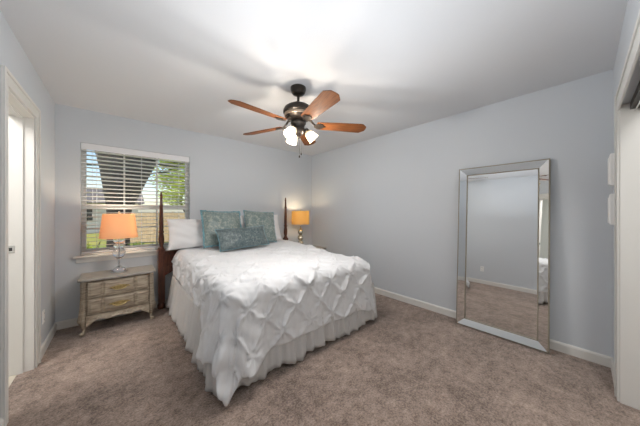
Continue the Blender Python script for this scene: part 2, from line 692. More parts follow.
def wall_box(z0, z1, label):
    t = thing('wall_holder', label, 'wall box', (2.65, YN, z0), 0, 'white boxes on the wall by the closet')
    h = z1 - z0
    bm = BM()
    a = [bm.verts.new((0, y, z)) for y, z in ((0, 0), (.036, .003), (.036, h - .006), (.032, h), (0, h))]
    b = [bm.verts.new((.10, v.co.y, v.co.z)) for v in a]
    bm.faces.new(a)
    bm.faces.new(b[::-1])
    for i in range(5):
        j = (i + 1) % 5
        bm.faces.new((a[i], b[i], b[j], a[j]))
    obj('case', bm, 'plastic', t, bevel=.003)
    bm = BM()
    box(bm, .006, .094, .034, .042, .012, h - .026)
    obj('front_cover', bm, 'plastic', t, bevel=.003)


wall_box(1.464, 1.694, 'upper white plastic box on the wall beside the closet casing')
wall_box(1.182, 1.406, 'lower white plastic box on the wall beside the closet casing')

# ---------------------------------------------------------------- bed
BX0, BX1, BY0, BY1 = .555, 2.26, 1.63, 3.60
TOP = .715
bed = thing('bed', 'dark wood bed with slim turned posts beside the window', 'bed', (0, 0, 0))


def post(x, y):
    bm = BM()
    hw = .036
    # square lower block with chamfer, then a turned tapering spindle
    lathe(bm, [(.040, 0), (.044, .01), (.044, .05), (.034, .07), (.034, .09)], 20, Matrix.Translation((x, y, 0)))
    box(bm, x - hw, x + hw, y - hw, y + hw, .085, .78)
    prof = [(.034, .775), (.036, .79), (.030, .80), (.022, .82), (.030, .85), (.034, .90), (.031, .95), (.024, .985), (.031, 1.0), (.031, 1.012),
            (.023, 1.03), (.026, 1.06), (.025, 1.15), (.022, 1.25), (.019, 1.33), (.022, 1.345), (.022, 1.355), (.017, 1.37), (.015, 1.42), (.013, 1.475),
            (.017, 1.485), (.017, 1.492), (.009, 1.50), (.012, 1.512), (.009, 1.528), (0, 1.535)]
    lathe(bm, prof, 20, Matrix.Translation((x, y, 0)))
    return obj('post', bm, 'mahogany', bed, auto=40)


PY = 3.672
post(.425, PY)
post(2.355, PY)
bm = BM()
n = 40
out = []
for i in range(n + 1):
    f = i / n
    x = .461 + (2.319 - .461) * f
    out.append((x, .745 + .10 * math.sin(PI * f) ** 1.5 - .03 * (math.sin(PI * f * 2) ** 2)))
for i in range(n, -1, -1):
    f = i / n
    x = .461 + (2.319 - .461) * f
    e = min(f, 1 - f)
    out.append((x, .475 - .05 * math.exp(-(e / .03) ** 2)))
prism(bm, out, 3.652, 3.690, Matrix(((1, 0, 0, 0), (0, 0, 1, 0), (0, 1, 0, 0), (0, 0, 0, 1))))
hb = obj('headboard', bm, 'mahogany', bed, bevel=.004)
bm = BM()
for a, b in ((.49, .62), (.66, 2.12), (2.16, 2.29)):
    box(bm, a, b, 3.644, 3.652, .55, .70)
obj('raised_panel', bm, 'mahogany', hb, bevel=.006)
for x in (.58, 2.17):
    bm = BM()
    box(bm, x - .012, x + .012, BY0 + .06, 3.652, .20, .34)
    obj('side_rail', bm, 'mahogany', bed)
for x, y in ((.60, 1.72), (2.15, 1.72), (1.385, 2.4)):
    bm = BM()
    box(bm, x - .025, x + .025, y - .025, y + .025, 0, .20)
    obj('frame_leg', bm, 'dark', bed)
bm = BM()
box(bm, BX0 + .03, BX1 - .03, BY0 + .03, BY1, .20, .44)
obj('box_spring', bm, 'mattress', bed, bevel=.03)
bm = BM()
box(bm, BX0 + .04, BX1 - .04, BY0 + .04, BY1 - .03, .44, TOP - .055)
obj('mattress', bm, 'mattress', bed, bevel=.05)

# gathered bed skirt round three sides
bm = BM()
path = []
kx0, kx1, ky0 = BX0 - .01, BX1 + .01, BY0 + .005
L1, L2 = 3.58 - ky0, kx1 - kx0
tot = 2 * L1 + L2
ns = 620
P = np.zeros((ns, 12, 3))
for i in range(ns):
    s = tot * i / (ns - 1)
    if s < L1:
        base, nrm = Vector((kx0, 3.58 - s, 0)), Vector((-1, 0, 0))
        dc = L1 - s
    elif s < L1 + L2:
        base, nrm = Vector((kx0 + s - L1, ky0, 0)), Vector((0, -1, 0))
        dc = min(s - L1, L1 + L2 - s)
    else:
        base, nrm = Vector((kx1, ky0 + s - L1 - L2, 0)), Vector((1, 0, 0))
        dc = s - L1 - L2
    # soften the corner direction
    if dc < .05:
        cx = kx0 if (s < L1 + L2 / 2) else kx1
        other = Vector((-1 if cx == kx0 else 1, -1, 0)).normalized()
        nrm = (nrm * (dc / .05) + other * (1 - dc / .05)).normalized()
    w = .6 * math.sin(s * 24 + 3.2 * math.sin(s * 4.1)) * (.7 + .5 * math.sin(s * 5.3)) + .4 * math.sin(s * 47 + 3 * math.sin(s * 2.3)) + .22 * math.sin(s * 93 + 1.3)
    for j in range(12):
        f = j / 11
        z = .43 * (1 - f) + (.012 + .030 * (.5 + .5 * math.sin(s * 13.3 + 2 * math.sin(3 * s)))) * f
        P[i, j] = base + nrm * (.004 + (.06 if s < L1 else .035) * f + (.007 + .024 * f) * w) + Vector((0, 0, z))
N = normals(P)
solid_grid(bm, P, N, .002)
sk = obj('bed_skirt', bm, 'skirt', smooth=True)
tag(sk, 'gathered pale grey bed skirt hanging to the carpet below the white comforter', 'bed skirt')

# pintuck comforter draped over the mattress
rr = .115
U0, U1 = BX0 + rr, BX1 - rr
V0 = BY0 + rr
DL, DR, DF = .375, .43, .575
YH = 3.56
du = .0105
us = np.arange(U0 - DL, U1 + DR + 1e-6, du)
vs = np.arange(V0 - DF, YH + 1e-6, du)
U, V = np.meshgrid(us, vs, indexing='ij')
ou = np.where(U < U0, U - U0, np.where(U > U1, U - U1, 0.))
ov = np.where(V < V0, V - V0, 0.)
s = np.hypot(ou, ov)
sd = np.maximum(s, 1e-9)
dx, dy = ou / sd, ov / sd
phi = np.arctan2(np.abs(ov), np.abs(ou))                # 0 = side, pi/2 = foot
cor = np.where((np.abs(ou) > 0) & (np.abs(ov) > 0), np.sin(2 * phi) ** 2, 0.)
fullL = sstep(V0 + .46, V0 + .10, V) * np.cos(phi) ** 2 * (ou < 0)
fullF = sstep(U0 + .26, U0 + .02, U) * np.sin(phi) ** 2 * (ov < 0) + .6 * sstep(U1 - .20, U1, U) * np.sin(phi) ** 2 * (ov < 0)
cor = np.maximum(cor, np.maximum(fullL * .75, fullF * .55) * (s > 0))
s2 = s * (1 - .05 * cor * (ou != 0) * (ov != 0) + .56 * fullL * (1 - .3 * np.sin(phi)) + .14 * fullF)
arc = rr * PI / 2
ang = np.clip(s2 / rr, 0, PI / 2)
rest = np.maximum(s2 - arc, 0)
fl = np.where(U > (U0 + U1) / 2, R(5.5) + R(2) * cor, R(5) + R(12) * cor)
outd = rr * np.sin(ang) + rest * np.sin(fl)
down = rr * (1 - np.cos(ang)) + rest * np.cos(fl)
# folds: cones at the corners, slow waves along the straight edges
along = np.where(np.abs(ov) > np.abs(ou), U, V)
wav = .5 * np.sin(along * 11 + 1.3) + .5 * np.sin(along * 19 + .4)
fold = np.where(U > (U0 + U1) / 2, .35, 1.) * cor * (np.cos(phi * 8.0 + .9) * .030 + .022 * np.sin((U + V) * 21) + .022 * np.abs(np.sin((U - V) * 17 + .6))) * np.clip(rest / .5, 0, 1.3) + (1 - cor) * wav * .016 * np.clip(rest / .4, 0, 1)
outd = outd + fold
lim = TOP - .022
over = np.minimum(np.maximum(down - lim, 0), .10)
down = np.minimum(down, lim)
outd = outd + .35 * over
Pb = np.stack([np.clip(U, U0, U1) + dx * outd, np.maximum(V, V0) + dy * outd, TOP - down], axis=2)
# slow sag and puff of the top
Pb[:, :, 2] += .065 * sstep(V0 + .3, YH - .15, V) * np.clip(1 - rest / .5, 0, 1)
Pb[:, :, 2] += .012 * np.sin(U * 3.1 + .6) * np.sin(V * 2.7) * (s < .02) + 0
N = normals(Pb)
sgn = np.sign(N[len(us) // 2, -5, 2])
N = N * sgn
# tucks: diamond lattice with pinched stars
wu = U + .010 * np.sin(V * 9 + 1) + .007 * np.sin(U * 13 + V * 5)
wv = V + .010 * np.sin(U * 8 + 2) + .007 * np.sin(V * 15 - U * 4)
pt = .285
a = (wu + wv) / pt
b = (wu - wv) / pt
da = np.abs(a - np.round(a))
db = np.abs(b - np.round(b))
puff = (np.abs(np.sin(PI * a) * np.sin(PI * b))) ** .55
ia, ib = np.round(a), np.round(b)
fa, fb = a - ia, b - ib
rad = np.hypot(fa, fb) * pt / math.sqrt(2)
th = np.arctan2(fb, fa)
rnd = np.sin(ia * 12.9898 + ib * 78.233) * 43758.5453
rnd = rnd - np.floor(rnd)
star = np.cos(th * 8 + rnd * 6.28) * np.exp(-((rad - .035) / .030) ** 2)
pleat_a = np.exp(-(((a - ia) + .03) / .035) ** 2) - .9 * np.exp(-(((a - ia) - .05) / .035) ** 2)
pleat_b = np.exp(-(((b - ib) + .03) / .035) ** 2) - .9 * np.exp(-(((b - ib) - .05) / .035) ** 2)
ka = .45 + .55 * np.cos(PI * (b - ib)) ** 2
kb = .45 + .55 * np.cos(PI * (a - ia)) ** 2
near = np.exp(-(rad / .022) ** 2)
ridge = np.maximum(np.exp(-np.abs(fa + .02 * np.sin(b * 9)) / .05) * ka, np.exp(-np.abs(fb + .02 * np.sin(a * 8)) / .055) * kb)
near = np.exp(-(rad / .018) ** 2)
ea = .75 + .35 * np.sin(ia * 5.3 + np.floor(b) * 3.7)            # every pleat a little different
eb = .75 + .35 * np.sin(ib * 4.1 + np.floor(a) * 6.1 + 1)
qa = np.abs(fa + .035 * np.sin(b * 5.1 + ia))
qb = np.abs(fb + .035 * np.sin(a * 4.7 + ib))
ridge = np.maximum(np.clip(1 - qa / .22, 0, 1) ** 1.7 * ea, np.clip(1 - qb / .22, 0, 1) ** 1.7 * eb)
H = .023 * ridge * (1 - .55 * near) + .011 * star
H += .004 * np.sin(U * 23 + 3 * np.sin(V * 7)) * np.sin(V * 19 + 2 * np.sin(U * 6)) + .002 * np.sin(U * 75 + V * 50 + 4 * np.sin(V * 11)) * np.sin(V * 60 - U * 33)
amp = 1 - .55 * cor * np.clip(rest / .25, 0, 1)
ze = np.minimum.reduce([us[:, None] - us[0] + 0 * V, us[-1] - us[:, None] + 0 * V, V - vs[0], vs[-1] - V + .1])
amp = amp * sstep(0, .03, ze) * (1 - .7 * sstep(2.75, 2.95, V) * (s < .15))
Pc = Pb + N * (H * amp)[:, :, None]
Pc[:, :, 2] = np.maximum(Pc[:, :, 2], .012)
bm = BM()
solid_grid(bm, Pc, normals(Pc) * sgn, .006)
cf = obj('comforter', bm, 'comforter', smooth=True)
tag(cf, 'white pintuck comforter with pinched diamond pleats draped over the bed', 'comforter')


# ---------------------------------------------------------------- pillows
def pillow_mesh(w, h, t, seed, flange=0., wr=.008, n=44):
    bm = BM()
    rs = random.Random(seed)
    ph = [rs.uniform(0, 6.28) for _ in range(6)]
    F, Bk = [], []
    for i in range(n + 1):
        rf, rb = [], []
        for j in range(n + 1):
            u, v = -1 + 2 * i / n, -1 + 2 * j / n
            pin_u = 1 - .055 * (1 - v * v) * abs(u) ** 3
            pin_v = 1 - .055 * (1 - u * u) * abs(v) ** 3
            uu, vv = u, v
            x, z = uu * w / 2 * (1 - .06 * (1 - v ** 2)) if False else uu * w / 2 * (1 - .05 * (1 - v * v) * abs(u)), vv * h / 2 * (1 - .06 * (1 - u * u) * abs(v))
            k = max(0., (1 - abs(u) ** 3.2)) ** .62 * max(0., (1 - abs(v) ** 3.2)) ** .62
            d = t / 2 * k
            wv = wr * k ** .5 * (math.sin(u * 5 + v * 3 + ph[0]) * math.sin(v * 6 - u * 2 + ph[1]) + .5 * math.sin(u * 13 + 4 * v + ph[2]) * math.sin(v * 9 + ph[3]))
            rf.append((x, -d - wv - .001, z))
            rb.append((x, d + .001, z))
        F.append(rf)
        Bk.append(rb)
    A = grid(bm, F)
    B = grid(bm, Bk)
    rim = [(i, 0) for i in range(n + 1)] + [(n, j) for j in range(1, n + 1)] + [(i, n) for i in range(n - 1, -1, -1)] + [(0, j) for j in range(n - 1, 0, -1)]
    for (a, b), (c, d) in zip(rim, rim[1:] + rim[:1]):
        bm.faces.new((A[a][b], B[a][b], B[c][d], A[c][d]))
    return bm


def trim_mesh(w, h, r, seed, jag):
    """a fringe running round the pillow's seam"""
    bm = BM()
    rs = random.Random(seed)
    pts = []
    for k in range(240):
        f = k / 60.
        e, q = int(f), f - int(f)
        u, v = [(-1 + 2 * q, -1), (1, -1 + 2 * q), (1 - 2 * q, 1), (-1, 1 - 2 * q)][e]
        x = u * w / 2 * (1 - .05 * (1 - v * v) * abs(u))
        z = v * h / 2 * (1 - .06 * (1 - u * u) * abs(v))
        o = 1 + jag * rs.uniform(-.4, 1)
        pts.append((x * o, rs.uniform(-.003, .003), z * o))
    pts.append(pts[0])
    tube(bm, pts, [r * rs.uniform(.7, 1.3) for _ in pts], 6)
    return bm


def pillow(label, m, w, h, t, x, y, zb, lean, yaw, roll=0, trim=None, seed=1, group=None, wr=.008):
    o = obj('pillow', pillow_mesh(w, h, t, seed, wr=wr), m, smooth=True)
    tag(o, label, 'pillow', group)
    o.rotation_mode = 'XYZ'
    # lean back (top towards +y), then roll in its own plane
    mt = Matrix.Rotation(yaw, 4, 'Z') @ Matrix.Rotation(-lean, 4, 'X') @ Matrix.Rotation(roll, 4, 'Y')
    up = Vector((0, math.sin(lean), math.cos(lean)))
    o.matrix_world = Matrix.Translation(Vector((x, y, zb)) + up * (h / 2)) @ mt
    if trim:
        tr = obj('fringe', trim_mesh(w, h, trim[1], seed, trim[2]), trim[0], o, smooth=True)
    return o


PT = TOP + .084
pillow('white bed pillow standing behind the left teal pillow, nearest the window', 'white_pillow', .86, .41, .15, .895, 3.42, PT - .012, R(17), R(-2), R(0), seed=3, wr=.012)
pillow('white bed pillow behind the right teal pillow, by the far bedpost', 'white_pillow', .78, .45, .15, 1.735, 3.42, PT - .01, R(17), R(2), R(0), seed=4, wr=.012)
pillow('square teal damask pillow on the left, with bright blue fringe at its edge', 'teal', .53, .50, .13, 1.095, 3.215, PT + .012, R(21), R(2), R(2), ('teal_fringe', .011, .03), seed=5)
pillow('square teal damask pillow on the right, tilted against the white pillow', 'teal', .50, .50, .13, 1.665, 3.225, PT + .012, R(21), R(-2), R(4), ('teal_fringe', .005, .015), seed=6)
pillow('long dark teal lumbar pillow lying in front of the two square pillows', 'teal_dark', .70, .30, .12, 1.29, 2.985, PT - .006, R(30), R(2), R(-2), ('teal_fringe', .004, .012), seed=8)


# ---------------------------------------------------------------- nightstands
def nightstand(loc, label):
    t = thing('nightstand', label, 'nightstand', loc, 0, 'carved greige nightstands beside the bed')
    w, d, h = .625, .36, .58
    # plan of the serpentine front: y of the face for a given x (front is -y)
    def front(x, z=.35):
        return -d / 2 - .018 * (.5 + .5 * math.cos(PI * min(abs(x) / .17, 1))) - .012 * math.sin(PI * (z - .12) / .44)
    # carcass
    bm = BM()
    box(bm, -w / 2 + .03, w / 2 - .03, -d / 2 + .012, d / 2, .15, .555)
    obj('carcass', bm, 'greywood', t)
    # top with shaped edge
    bm = BM()
    out = []
    nn = 48
    for i in range(nn + 1):
        x = -w / 2 - .012 + (w + .024) * i / nn
        e = min(i, nn - i) / nn
        out.append((x, front(x, .34) - .014 + .02 * math.exp(-(e / .03) ** 2)))
    out += [(w / 2 + .015, d / 2), (-w / 2 - .015, d / 2)]
    prism(bm, out, .556, .580)
    tp = obj('top', bm, 'greywood_top', t, bevel=.007)
    # drawers with three panels each and brass bail handles
    for z0, z1 in ((.384, .540), (.212, .368)):
        nx, nz = 64, 14
        P = np.zeros((nx + 1, nz + 1, 3))
        for i in range(nx + 1):
            for j in range(nz + 1):
                x = -.247 + .494 * i / nx
                z = z0 + (z1 - z0) * j / nz
                g = 0
                for gx in (-.135, .135):
                    g += .012 * math.exp(-((x - gx) / .006) ** 2)
                # raised field inside each of the panels
                c = min(abs(x - gx2) for gx2 in (-.247, -.135, .135, .247))
                m_ = min(c, z - z0, z1 - z)
                rz = .008 * min(1, max(0, (m_ - .012) / .006))
                P[i, j] = (x, front(x, z) - .004 + g - rz, z)
        bm = BM()
        N = np.zeros_like(P)
        N[:, :, 1] = -1
        solid_grid(bm, P, N, .02)
        dr = obj('drawer', bm, 'greywood', t, auto=35)
        zc = (z0 + z1) / 2
        yc = front(0, zc) - .011
        bm = BM()
        # pierced back plate with leafy outline
        pl = []
        for k in range(48):
            a_ = 2 * PI * k / 48
            rx = .080 * (1 + .10 * math.cos(6 * a_))
            rz_ = .017 * (1 + .22 * math.cos(4 * a_ + .4))
            pl.append((rx * math.cos(a_), zc + rz_ * math.sin(a_)))
        prism(bm, pl, yc - .004, yc + .004, Matrix(((1, 0, 0, 0), (0, 0, 1, 0), (0, 1, 0, 0), (0, 0, 0, 1))))
        pts = [(.058 * math.cos(a_), yc - .020 - .006 * math.sin(-a_), zc + .004 + .026 * math.sin(a_)) for a_ in [PI + PI * k / 16 for k in range(17)]]
        tube(bm, [(-.058, yc, zc + .004)] + pts + [(.058, yc, zc + .004)], .0042, 8)
        for x in (-.058, .058):
            lathe(bm, [(0, -.012), (.008, -.008), (.009, 0), (.006, .012), (0, .013)], 12, Matrix.Translation((x, yc - .010, zc + .004)) @ Matrix.Rotation(R(90), 4, 'X'))
        obj('handle', bm, 'brass', dr, auto=40)
    # rails between drawers and frame stiles
    bm = BM()
    for z0, z1 in ((.535, .556), (.368, .385), (.198, .215)):
        nx = 40
        A = []
        for i in range(nx + 1):
            x = -.255 + .51 * i / nx
            y = front(x, (z0 + z1) / 2) + .012
            A.append((x, y))
        prism(bm, A + [(.255, -d / 2 + .03), (-.255, -d / 2 + .03)], z0, z1)
    obj('front_rail', bm, 'greywood', t)
    # scalloped carved apron
    bm = BM()
    nx, nz = 96, 8
    P = np.zeros((nx + 1, nz + 1, 3))
    for i in range(nx + 1):
        x = -.262 + .524 * i / nx
        f = abs(x) / .262
        low = .150 - .055 * f ** 3 + .016 * math.cos(f * PI * 3) * (1 - f * .5) - .012 * math.exp(-(f / .12) ** 2)
        for j in range(nz + 1):
            q = j / nz
            z = .200 + (low - .200) * q
            rib = .013 * math.exp(-((q - .86) / .14) ** 2) + .010 * (math.sin(x * 130) * .5 + .5) * math.exp(-((q - .6) / .22) ** 2)
            P[i, j] = (x, front(x, z) - .004 - rib - .010 * q, z)
    N = np.zeros_like(P)
    N[:, :, 1] = -1
    solid_grid(bm, P, N, .024)
    obj('apron', bm, 'greywood', t, auto=50)
    # side aprons
    for sx in (-1, 1):
        bm = BM()
        o_ = []
        for i in range(25):
            y = -d / 2 + .02 + (d - .03) * i / 24
            f = abs(i - 12) / 12
            o_.append((y, .145 - .04 * f ** 3))
        o_ += [(d / 2 - .01, .16), (-d / 2 + .02, .16)]
        xx = sx * (w / 2 - .035)
        prism(bm, o_, xx - .008, xx + .008, Matrix(((0, 0, 1, 0), (1, 0, 0, 0), (0, 1, 0, 0), (0, 0, 0, 1))))
        obj('side_apron', bm, 'greywood', t)
    # corner stiles running down into cabriole legs with scroll feet
    for sx in (-1, 1):
        for sy in (-1, 1):
            bm = BM()
            o2 = Vector((sx, sy if sy < 0 else 0, 0)).normalized()
            c0 = Vector((sx * (w / 2 - .036), sy * (d / 2 - .030) - (.0 if sy > 0 else .006), 0))
            zs = [.556, .545, .50, .42, .34, .26, .20, .165, .135, .10, .07, .045, .030, .015, 0.002]
            of = [0.004, .008, .004, .004, .006, .008, .012, .016, .015, .008, .003, .004, .012, .018, .016]
            ra = [.020, .024, .022, .020, .021, .023, .026, .030, .028, .021, .015, .013, .017, .021, .015]
            tube(bm, [c0 + o2 * a_ + Vector((0, 0, z_)) for z_, a_ in zip(zs, of)], ra, 16)
            if sy < 0:
                # carved leaf on the knee and flutes on the stile
                for k in (-1, 0, 1):
                    base = c0 + o2 * .018
                    perp = Vector((-o2.y, o2.x, 0))
                    tube(bm, [base + perp * (k * .011) + Vector((0, 0, z_)) + o2 * q for z_, q in ((.53, .010), (.42, .006), (.30, .012), (.21, .022), (.165, .034), (.13, .026))], [.003, .0045, .0045, .006, .007, .003], 6)
                lathe(bm, [(0, -.018), (.013, -.014), (.016, 0), (.013, .014), (0, .018)], 12, Matrix.Translation(c0 + o2 * .030 + Vector((0, 0, .022))) @ Matrix.Rotation(math.atan2(o2.y, o2.x), 4, 'Z') @ Matrix.Rotation(R(90), 4, 'X'))
            obj('leg', bm, 'greywood', t, smooth=True)
    return t


nightstand((.010, 3.543, 0), 'carved greige two-drawer nightstand with brass handles, below the window')
nightstand((2.695, 3.45, 0), 'greige nightstand under the gold-shaded lamp, tucked between the bed and right wall')


# ---------------------------------------------------------------- table lamps
def table_lamp(loc, label, body_m, prof, shade_m, r0, r1, z0, z1, power, col, rod):
    t = thing('table_lamp', label, 'lamp', loc)
    for nm, pr, mm in prof:
        bm = BM()
        lathe(bm, pr, 36)
        obj(nm, bm, mm, t, auto=45)
    bm = BM()
    lathe(bm, [(.0055, rod[0]), (.0055, rod[1])], 12)
    lathe(bm, [(.0055, z1 - .012), (.010, z1 - .005), (.010, z1 + .010), (.006, z1 + .014), (.009, z1 + .024), (.004, z1 + .034), (0, z1 + .036)], 16)
    obj('stem', bm, 'chrome', t, auto=40)
    # shade: a thin drum, open above and below, with spider arms
    bm = BM()
    n = 64
    th = .0025
    P = []
    for q in [(r0, z0), (r1, z1), (r1 - th, z1), (r0 - th, z0), (r0, z0)]:
        P.append([(q[0] * math.cos(2 * PI * i / n), q[0] * math.sin(2 * PI * i / n), q[1]) for i in range(n)] )
    V_ = [[bm.verts.new(p) for p in row] for row in P[:4]]
    for a_ in range(4):
        A, B = V_[a_], V_[(a_ + 1) % 4]
        for i in range(n):
            j = (i + 1) % n
            bm.faces.new((A[i], A[j], B[j], B[i]))
    sh = obj('lamp_shade', bm, shade_m, t, auto=40)
    bm = BM()
    for k in range(3):
        a_ = 2 * PI * k / 3 + .4
        tube(bm, [(0, 0, z1 - .004), (r1 * .5 * math.cos(a_), r1 * .5 * math.sin(a_), z1 - .012), ((r1 - th) * math.cos(a_), (r1 - th) * math.sin(a_), z1 - .006)], .0018, 6)
    obj('spider', bm, 'chrome', sh)
    bm = BM()
    zb = (z0 + z1) / 2
    lathe(bm, [(.013, zb - .055), (.014, zb - .025), (.022, zb), (.028, zb + .022), (.022, zb + .044), (.010, zb + .055), (0, zb + .057)], 16)
    obj('bulb', bm, 'bulb', t, smooth=True)
    lamp('lamp_light', 'POINT', (0, 0, zb + .075), power, col, size=.03, parent=t)
    return t


crystal = [
    ('base', [(.074, 0), (.076, .006), (.074, .014), (.064, .018), (.020, .0195)], 'chrome'),
    ('glass_dome', [(.062, .020), (.060, .030), (.050, .046), (.032, .060), (.018, .066), (.012, .0695)], 'crystal'),
    ('collar_ring', [(.016, .152), (.030, .155), (.031, .160), (.020, .1605), (.016, .160)], 'chrome'),
    ('glass_neck', [(.012, .0705), (.016, .080), (.013, .100), (.013, .140), (.020, .1595)], 'crystal'),
    ('glass_ball', [(.020, .161), (.036, .172), (.055, .198), (.060, .225), (.053, .250), (.036, .270), (.022, .2795)], 'crystal'),
    ('glass_collar', [(.022, .280), (.046, .290), (.050, .305), (.046, .320), (.030, .3295)], 'crystal'),
    ('glass_cup', [(.030, .330), (.050, .350), (.054, .375), (.046, .392), (.020, .402)], 'crystal'),
]
table_lamp((.005, 3.53, .5805), 'lit crystal ball lamp with orange drum shade, in front of the window', 'crystal', crystal, 'shade_orange', .172, .142, .395, .668, 8, (1, .82, .60), (.055, .66))
balls = [
    ('base', [(.070, 0), (.072, .010), (.060, .020), (.040, .030), (.025, .040)], 'mercury'),
    ('lower_ball', [(.025, .0405), (.044, .055), (.056, .085), (.056, .105), (.044, .135), (.022, .1495)], 'mercury'),
    ('middle_ball', [(.022, .150), (.042, .165), (.054, .195), (.054, .215), (.042, .245), (.022, .2595)], 'mercury'),
    ('upper_ball', [(.022, .260), (.040, .275), (.050, .300), (.050, .318), (.038, .342), (.018, .355)], 'mercury'),
    ('neck', [(.018, .3555), (.024, .362), (.014, .375), (.010, .42)], 'mercury'),
]
table_lamp((2.575, 3.50, .5805), 'lit lamp of stacked pale metallic balls with gold shade, in the far corner', 'mercury', balls, 'shade_gold', .168, .160, .455, .705, 4.2, (1, .80, .52), (.42, .70))

# ---------------------------------------------------------------- leaning mirror
MW, MH = .755, 1.765
xb, xt = 2.925, 3.026
tilt = math.atan2(xt - xb, 1.755)
mr = thing('floor_mirror', 'tall silver mirror with a mirrored border, leaning on the wall opposite the doorway', 'mirror', (0, 0, 0))
# local frame: +Y = out of the glass (towards the room), X along the width, Z up the slope
ex = Vector((0, 1, 0))
ez = Vector((math.sin(tilt), 0, math.cos(tilt)))
ey = ez.cross(ex)
if ey.x > 0:
    ey = -ey
mm = Matrix(((ex.x, ey.x, ez.x, xb), (ex.y, ey.y, ez.y, .578), (ex.z, ey.z, ez.z, .004), (0, 0, 0, 1)))
mr.matrix_world = mm


def frame_ring(x0, x1, z0, z1, w, d_out, d_in, back, name, m, parent):
    """four mitred strips; the face runs from depth d_out at the rim to d_in at the inner edge"""
    bm = BM()
    O = [(x0, z0), (x1, z0), (x1, z1), (x0, z1)]
    I = [(x0 + w, z0 + w), (x1 - w, z0 + w), (x1 - w, z1 - w), (x0 + w, z1 - w)]
    vo = [bm.verts.new((x, d_out, z)) for x, z in O]
    vi = [bm.verts.new((x, d_in, z)) for x, z in I]
    bo = [bm.verts.new((x, back, z)) for x, z in O]
    bi = [bm.verts.new((x, back, z)) for x, z in I]
    for i in range(4):
        j = (i + 1) % 4
        bm.faces.new((vo[i], vo[j], vi[j], vi[i]))
        bm.faces.new((bo[i], bi[i], bi[j], bo[j]))
        bm.faces.new((vo[i], bo[i], bo[j], vo[j]))
        bm.faces.new((vi[i], vi[j], bi[j], bi[i]))
    return obj(name, bm, m, parent)


hx = MW / 2
frame_ring(-hx, hx, 0, MH, .010, .033, .035, -.010, 'outer_bead', 'champagne', mr)
frame_ring(-hx + .010, hx - .010, .010, MH - .010, .066, .032, .0135, -.008, 'bevelled_frame', 'mirror', mr)
frame_ring(-hx + .076, hx - .076, .076, MH - .076, .008, .0175, .0165, -.008, 'inner_bead', 'champagne', mr)
bm = BM()
box(bm, -hx + .084, hx - .084, -.004, .006, .084, MH - .084)
obj('mirror_glass', bm, 'mirror', mr)
bm = BM()
box(bm, -hx + .006, hx - .006, -.012, -.0105, .006, MH - .006)
obj('backing', bm, 'dark', mr)

# ---------------------------------------------------------------- ceiling fan
FX, FY, FZ = 1.272, 1.765, 2.095
fan = thing('ceiling_fan', 'five-blade walnut ceiling fan with bronze motor and three lit glass shades', 'ceiling fan', (FX, FY, CE))


def fz(z):
    return z - CE


bm = BM()
lathe(bm, [(.014, fz(2.366)), (.030, fz(2.368)), (.052, fz(2.378)), (.066, fz(2.398)), (.068, fz(2.412)), (.072, fz(2.42)), (.072, fz(2.4395))], 36)
obj('canopy', bm, 'bronze', fan, auto=40)
bm = BM()
lathe(bm, [(.012, fz(2.275)), (.012, fz(2.37))], 16)
lathe(bm, [(.022, fz(2.268)), (.026, fz(2.275)), (.026, fz(2.29)), (.016, fz(2.30))], 20)
obj('downrod', bm, 'bronze', fan, auto=40)
bm = BM()
lathe(bm, [(.030, fz(2.280)), (.060, fz(2.278)), (.100, fz(2.266)), (.128, fz(2.246)), (.140, fz(2.222)), (.141, fz(2.200)), (.132, fz(2.192)), (.126, fz(2.190)), (.122, fz(2.160)), (.105, fz(2.146)), (.085, fz(2.140)), (.060, fz(2.130))], 44)
mh_ = obj('motor_housing', bm, 'bronze', fan, auto=40)
bm = BM()
lathe(bm, [(.1275, fz(2.189)), (.1305, fz(2.186)), (.129, fz(2.168)), (.1235, fz(2.163))], 44)
bd_ = obj('motor_band', bm, 'antique', mh_, auto=40)
bd_['label'] = 'pale antique metal band'
bm = BM()
lathe(bm, [(.060, fz(2.1295)), (.070, fz(2.120)), (.072, fz(2.100)), (.060, fz(2.085)), (.055, fz(2.06)), (.062, fz(2.05)), (.062, fz(2.03)), (.052, fz(2.005)), (.030, fz(1.99)), (.012, fz(1.98)), (.010, fz(1.965)), (0, fz(1.96))], 32)
obj('switch_housing', bm, 'bronze', fan, auto=40)
blade0 = None
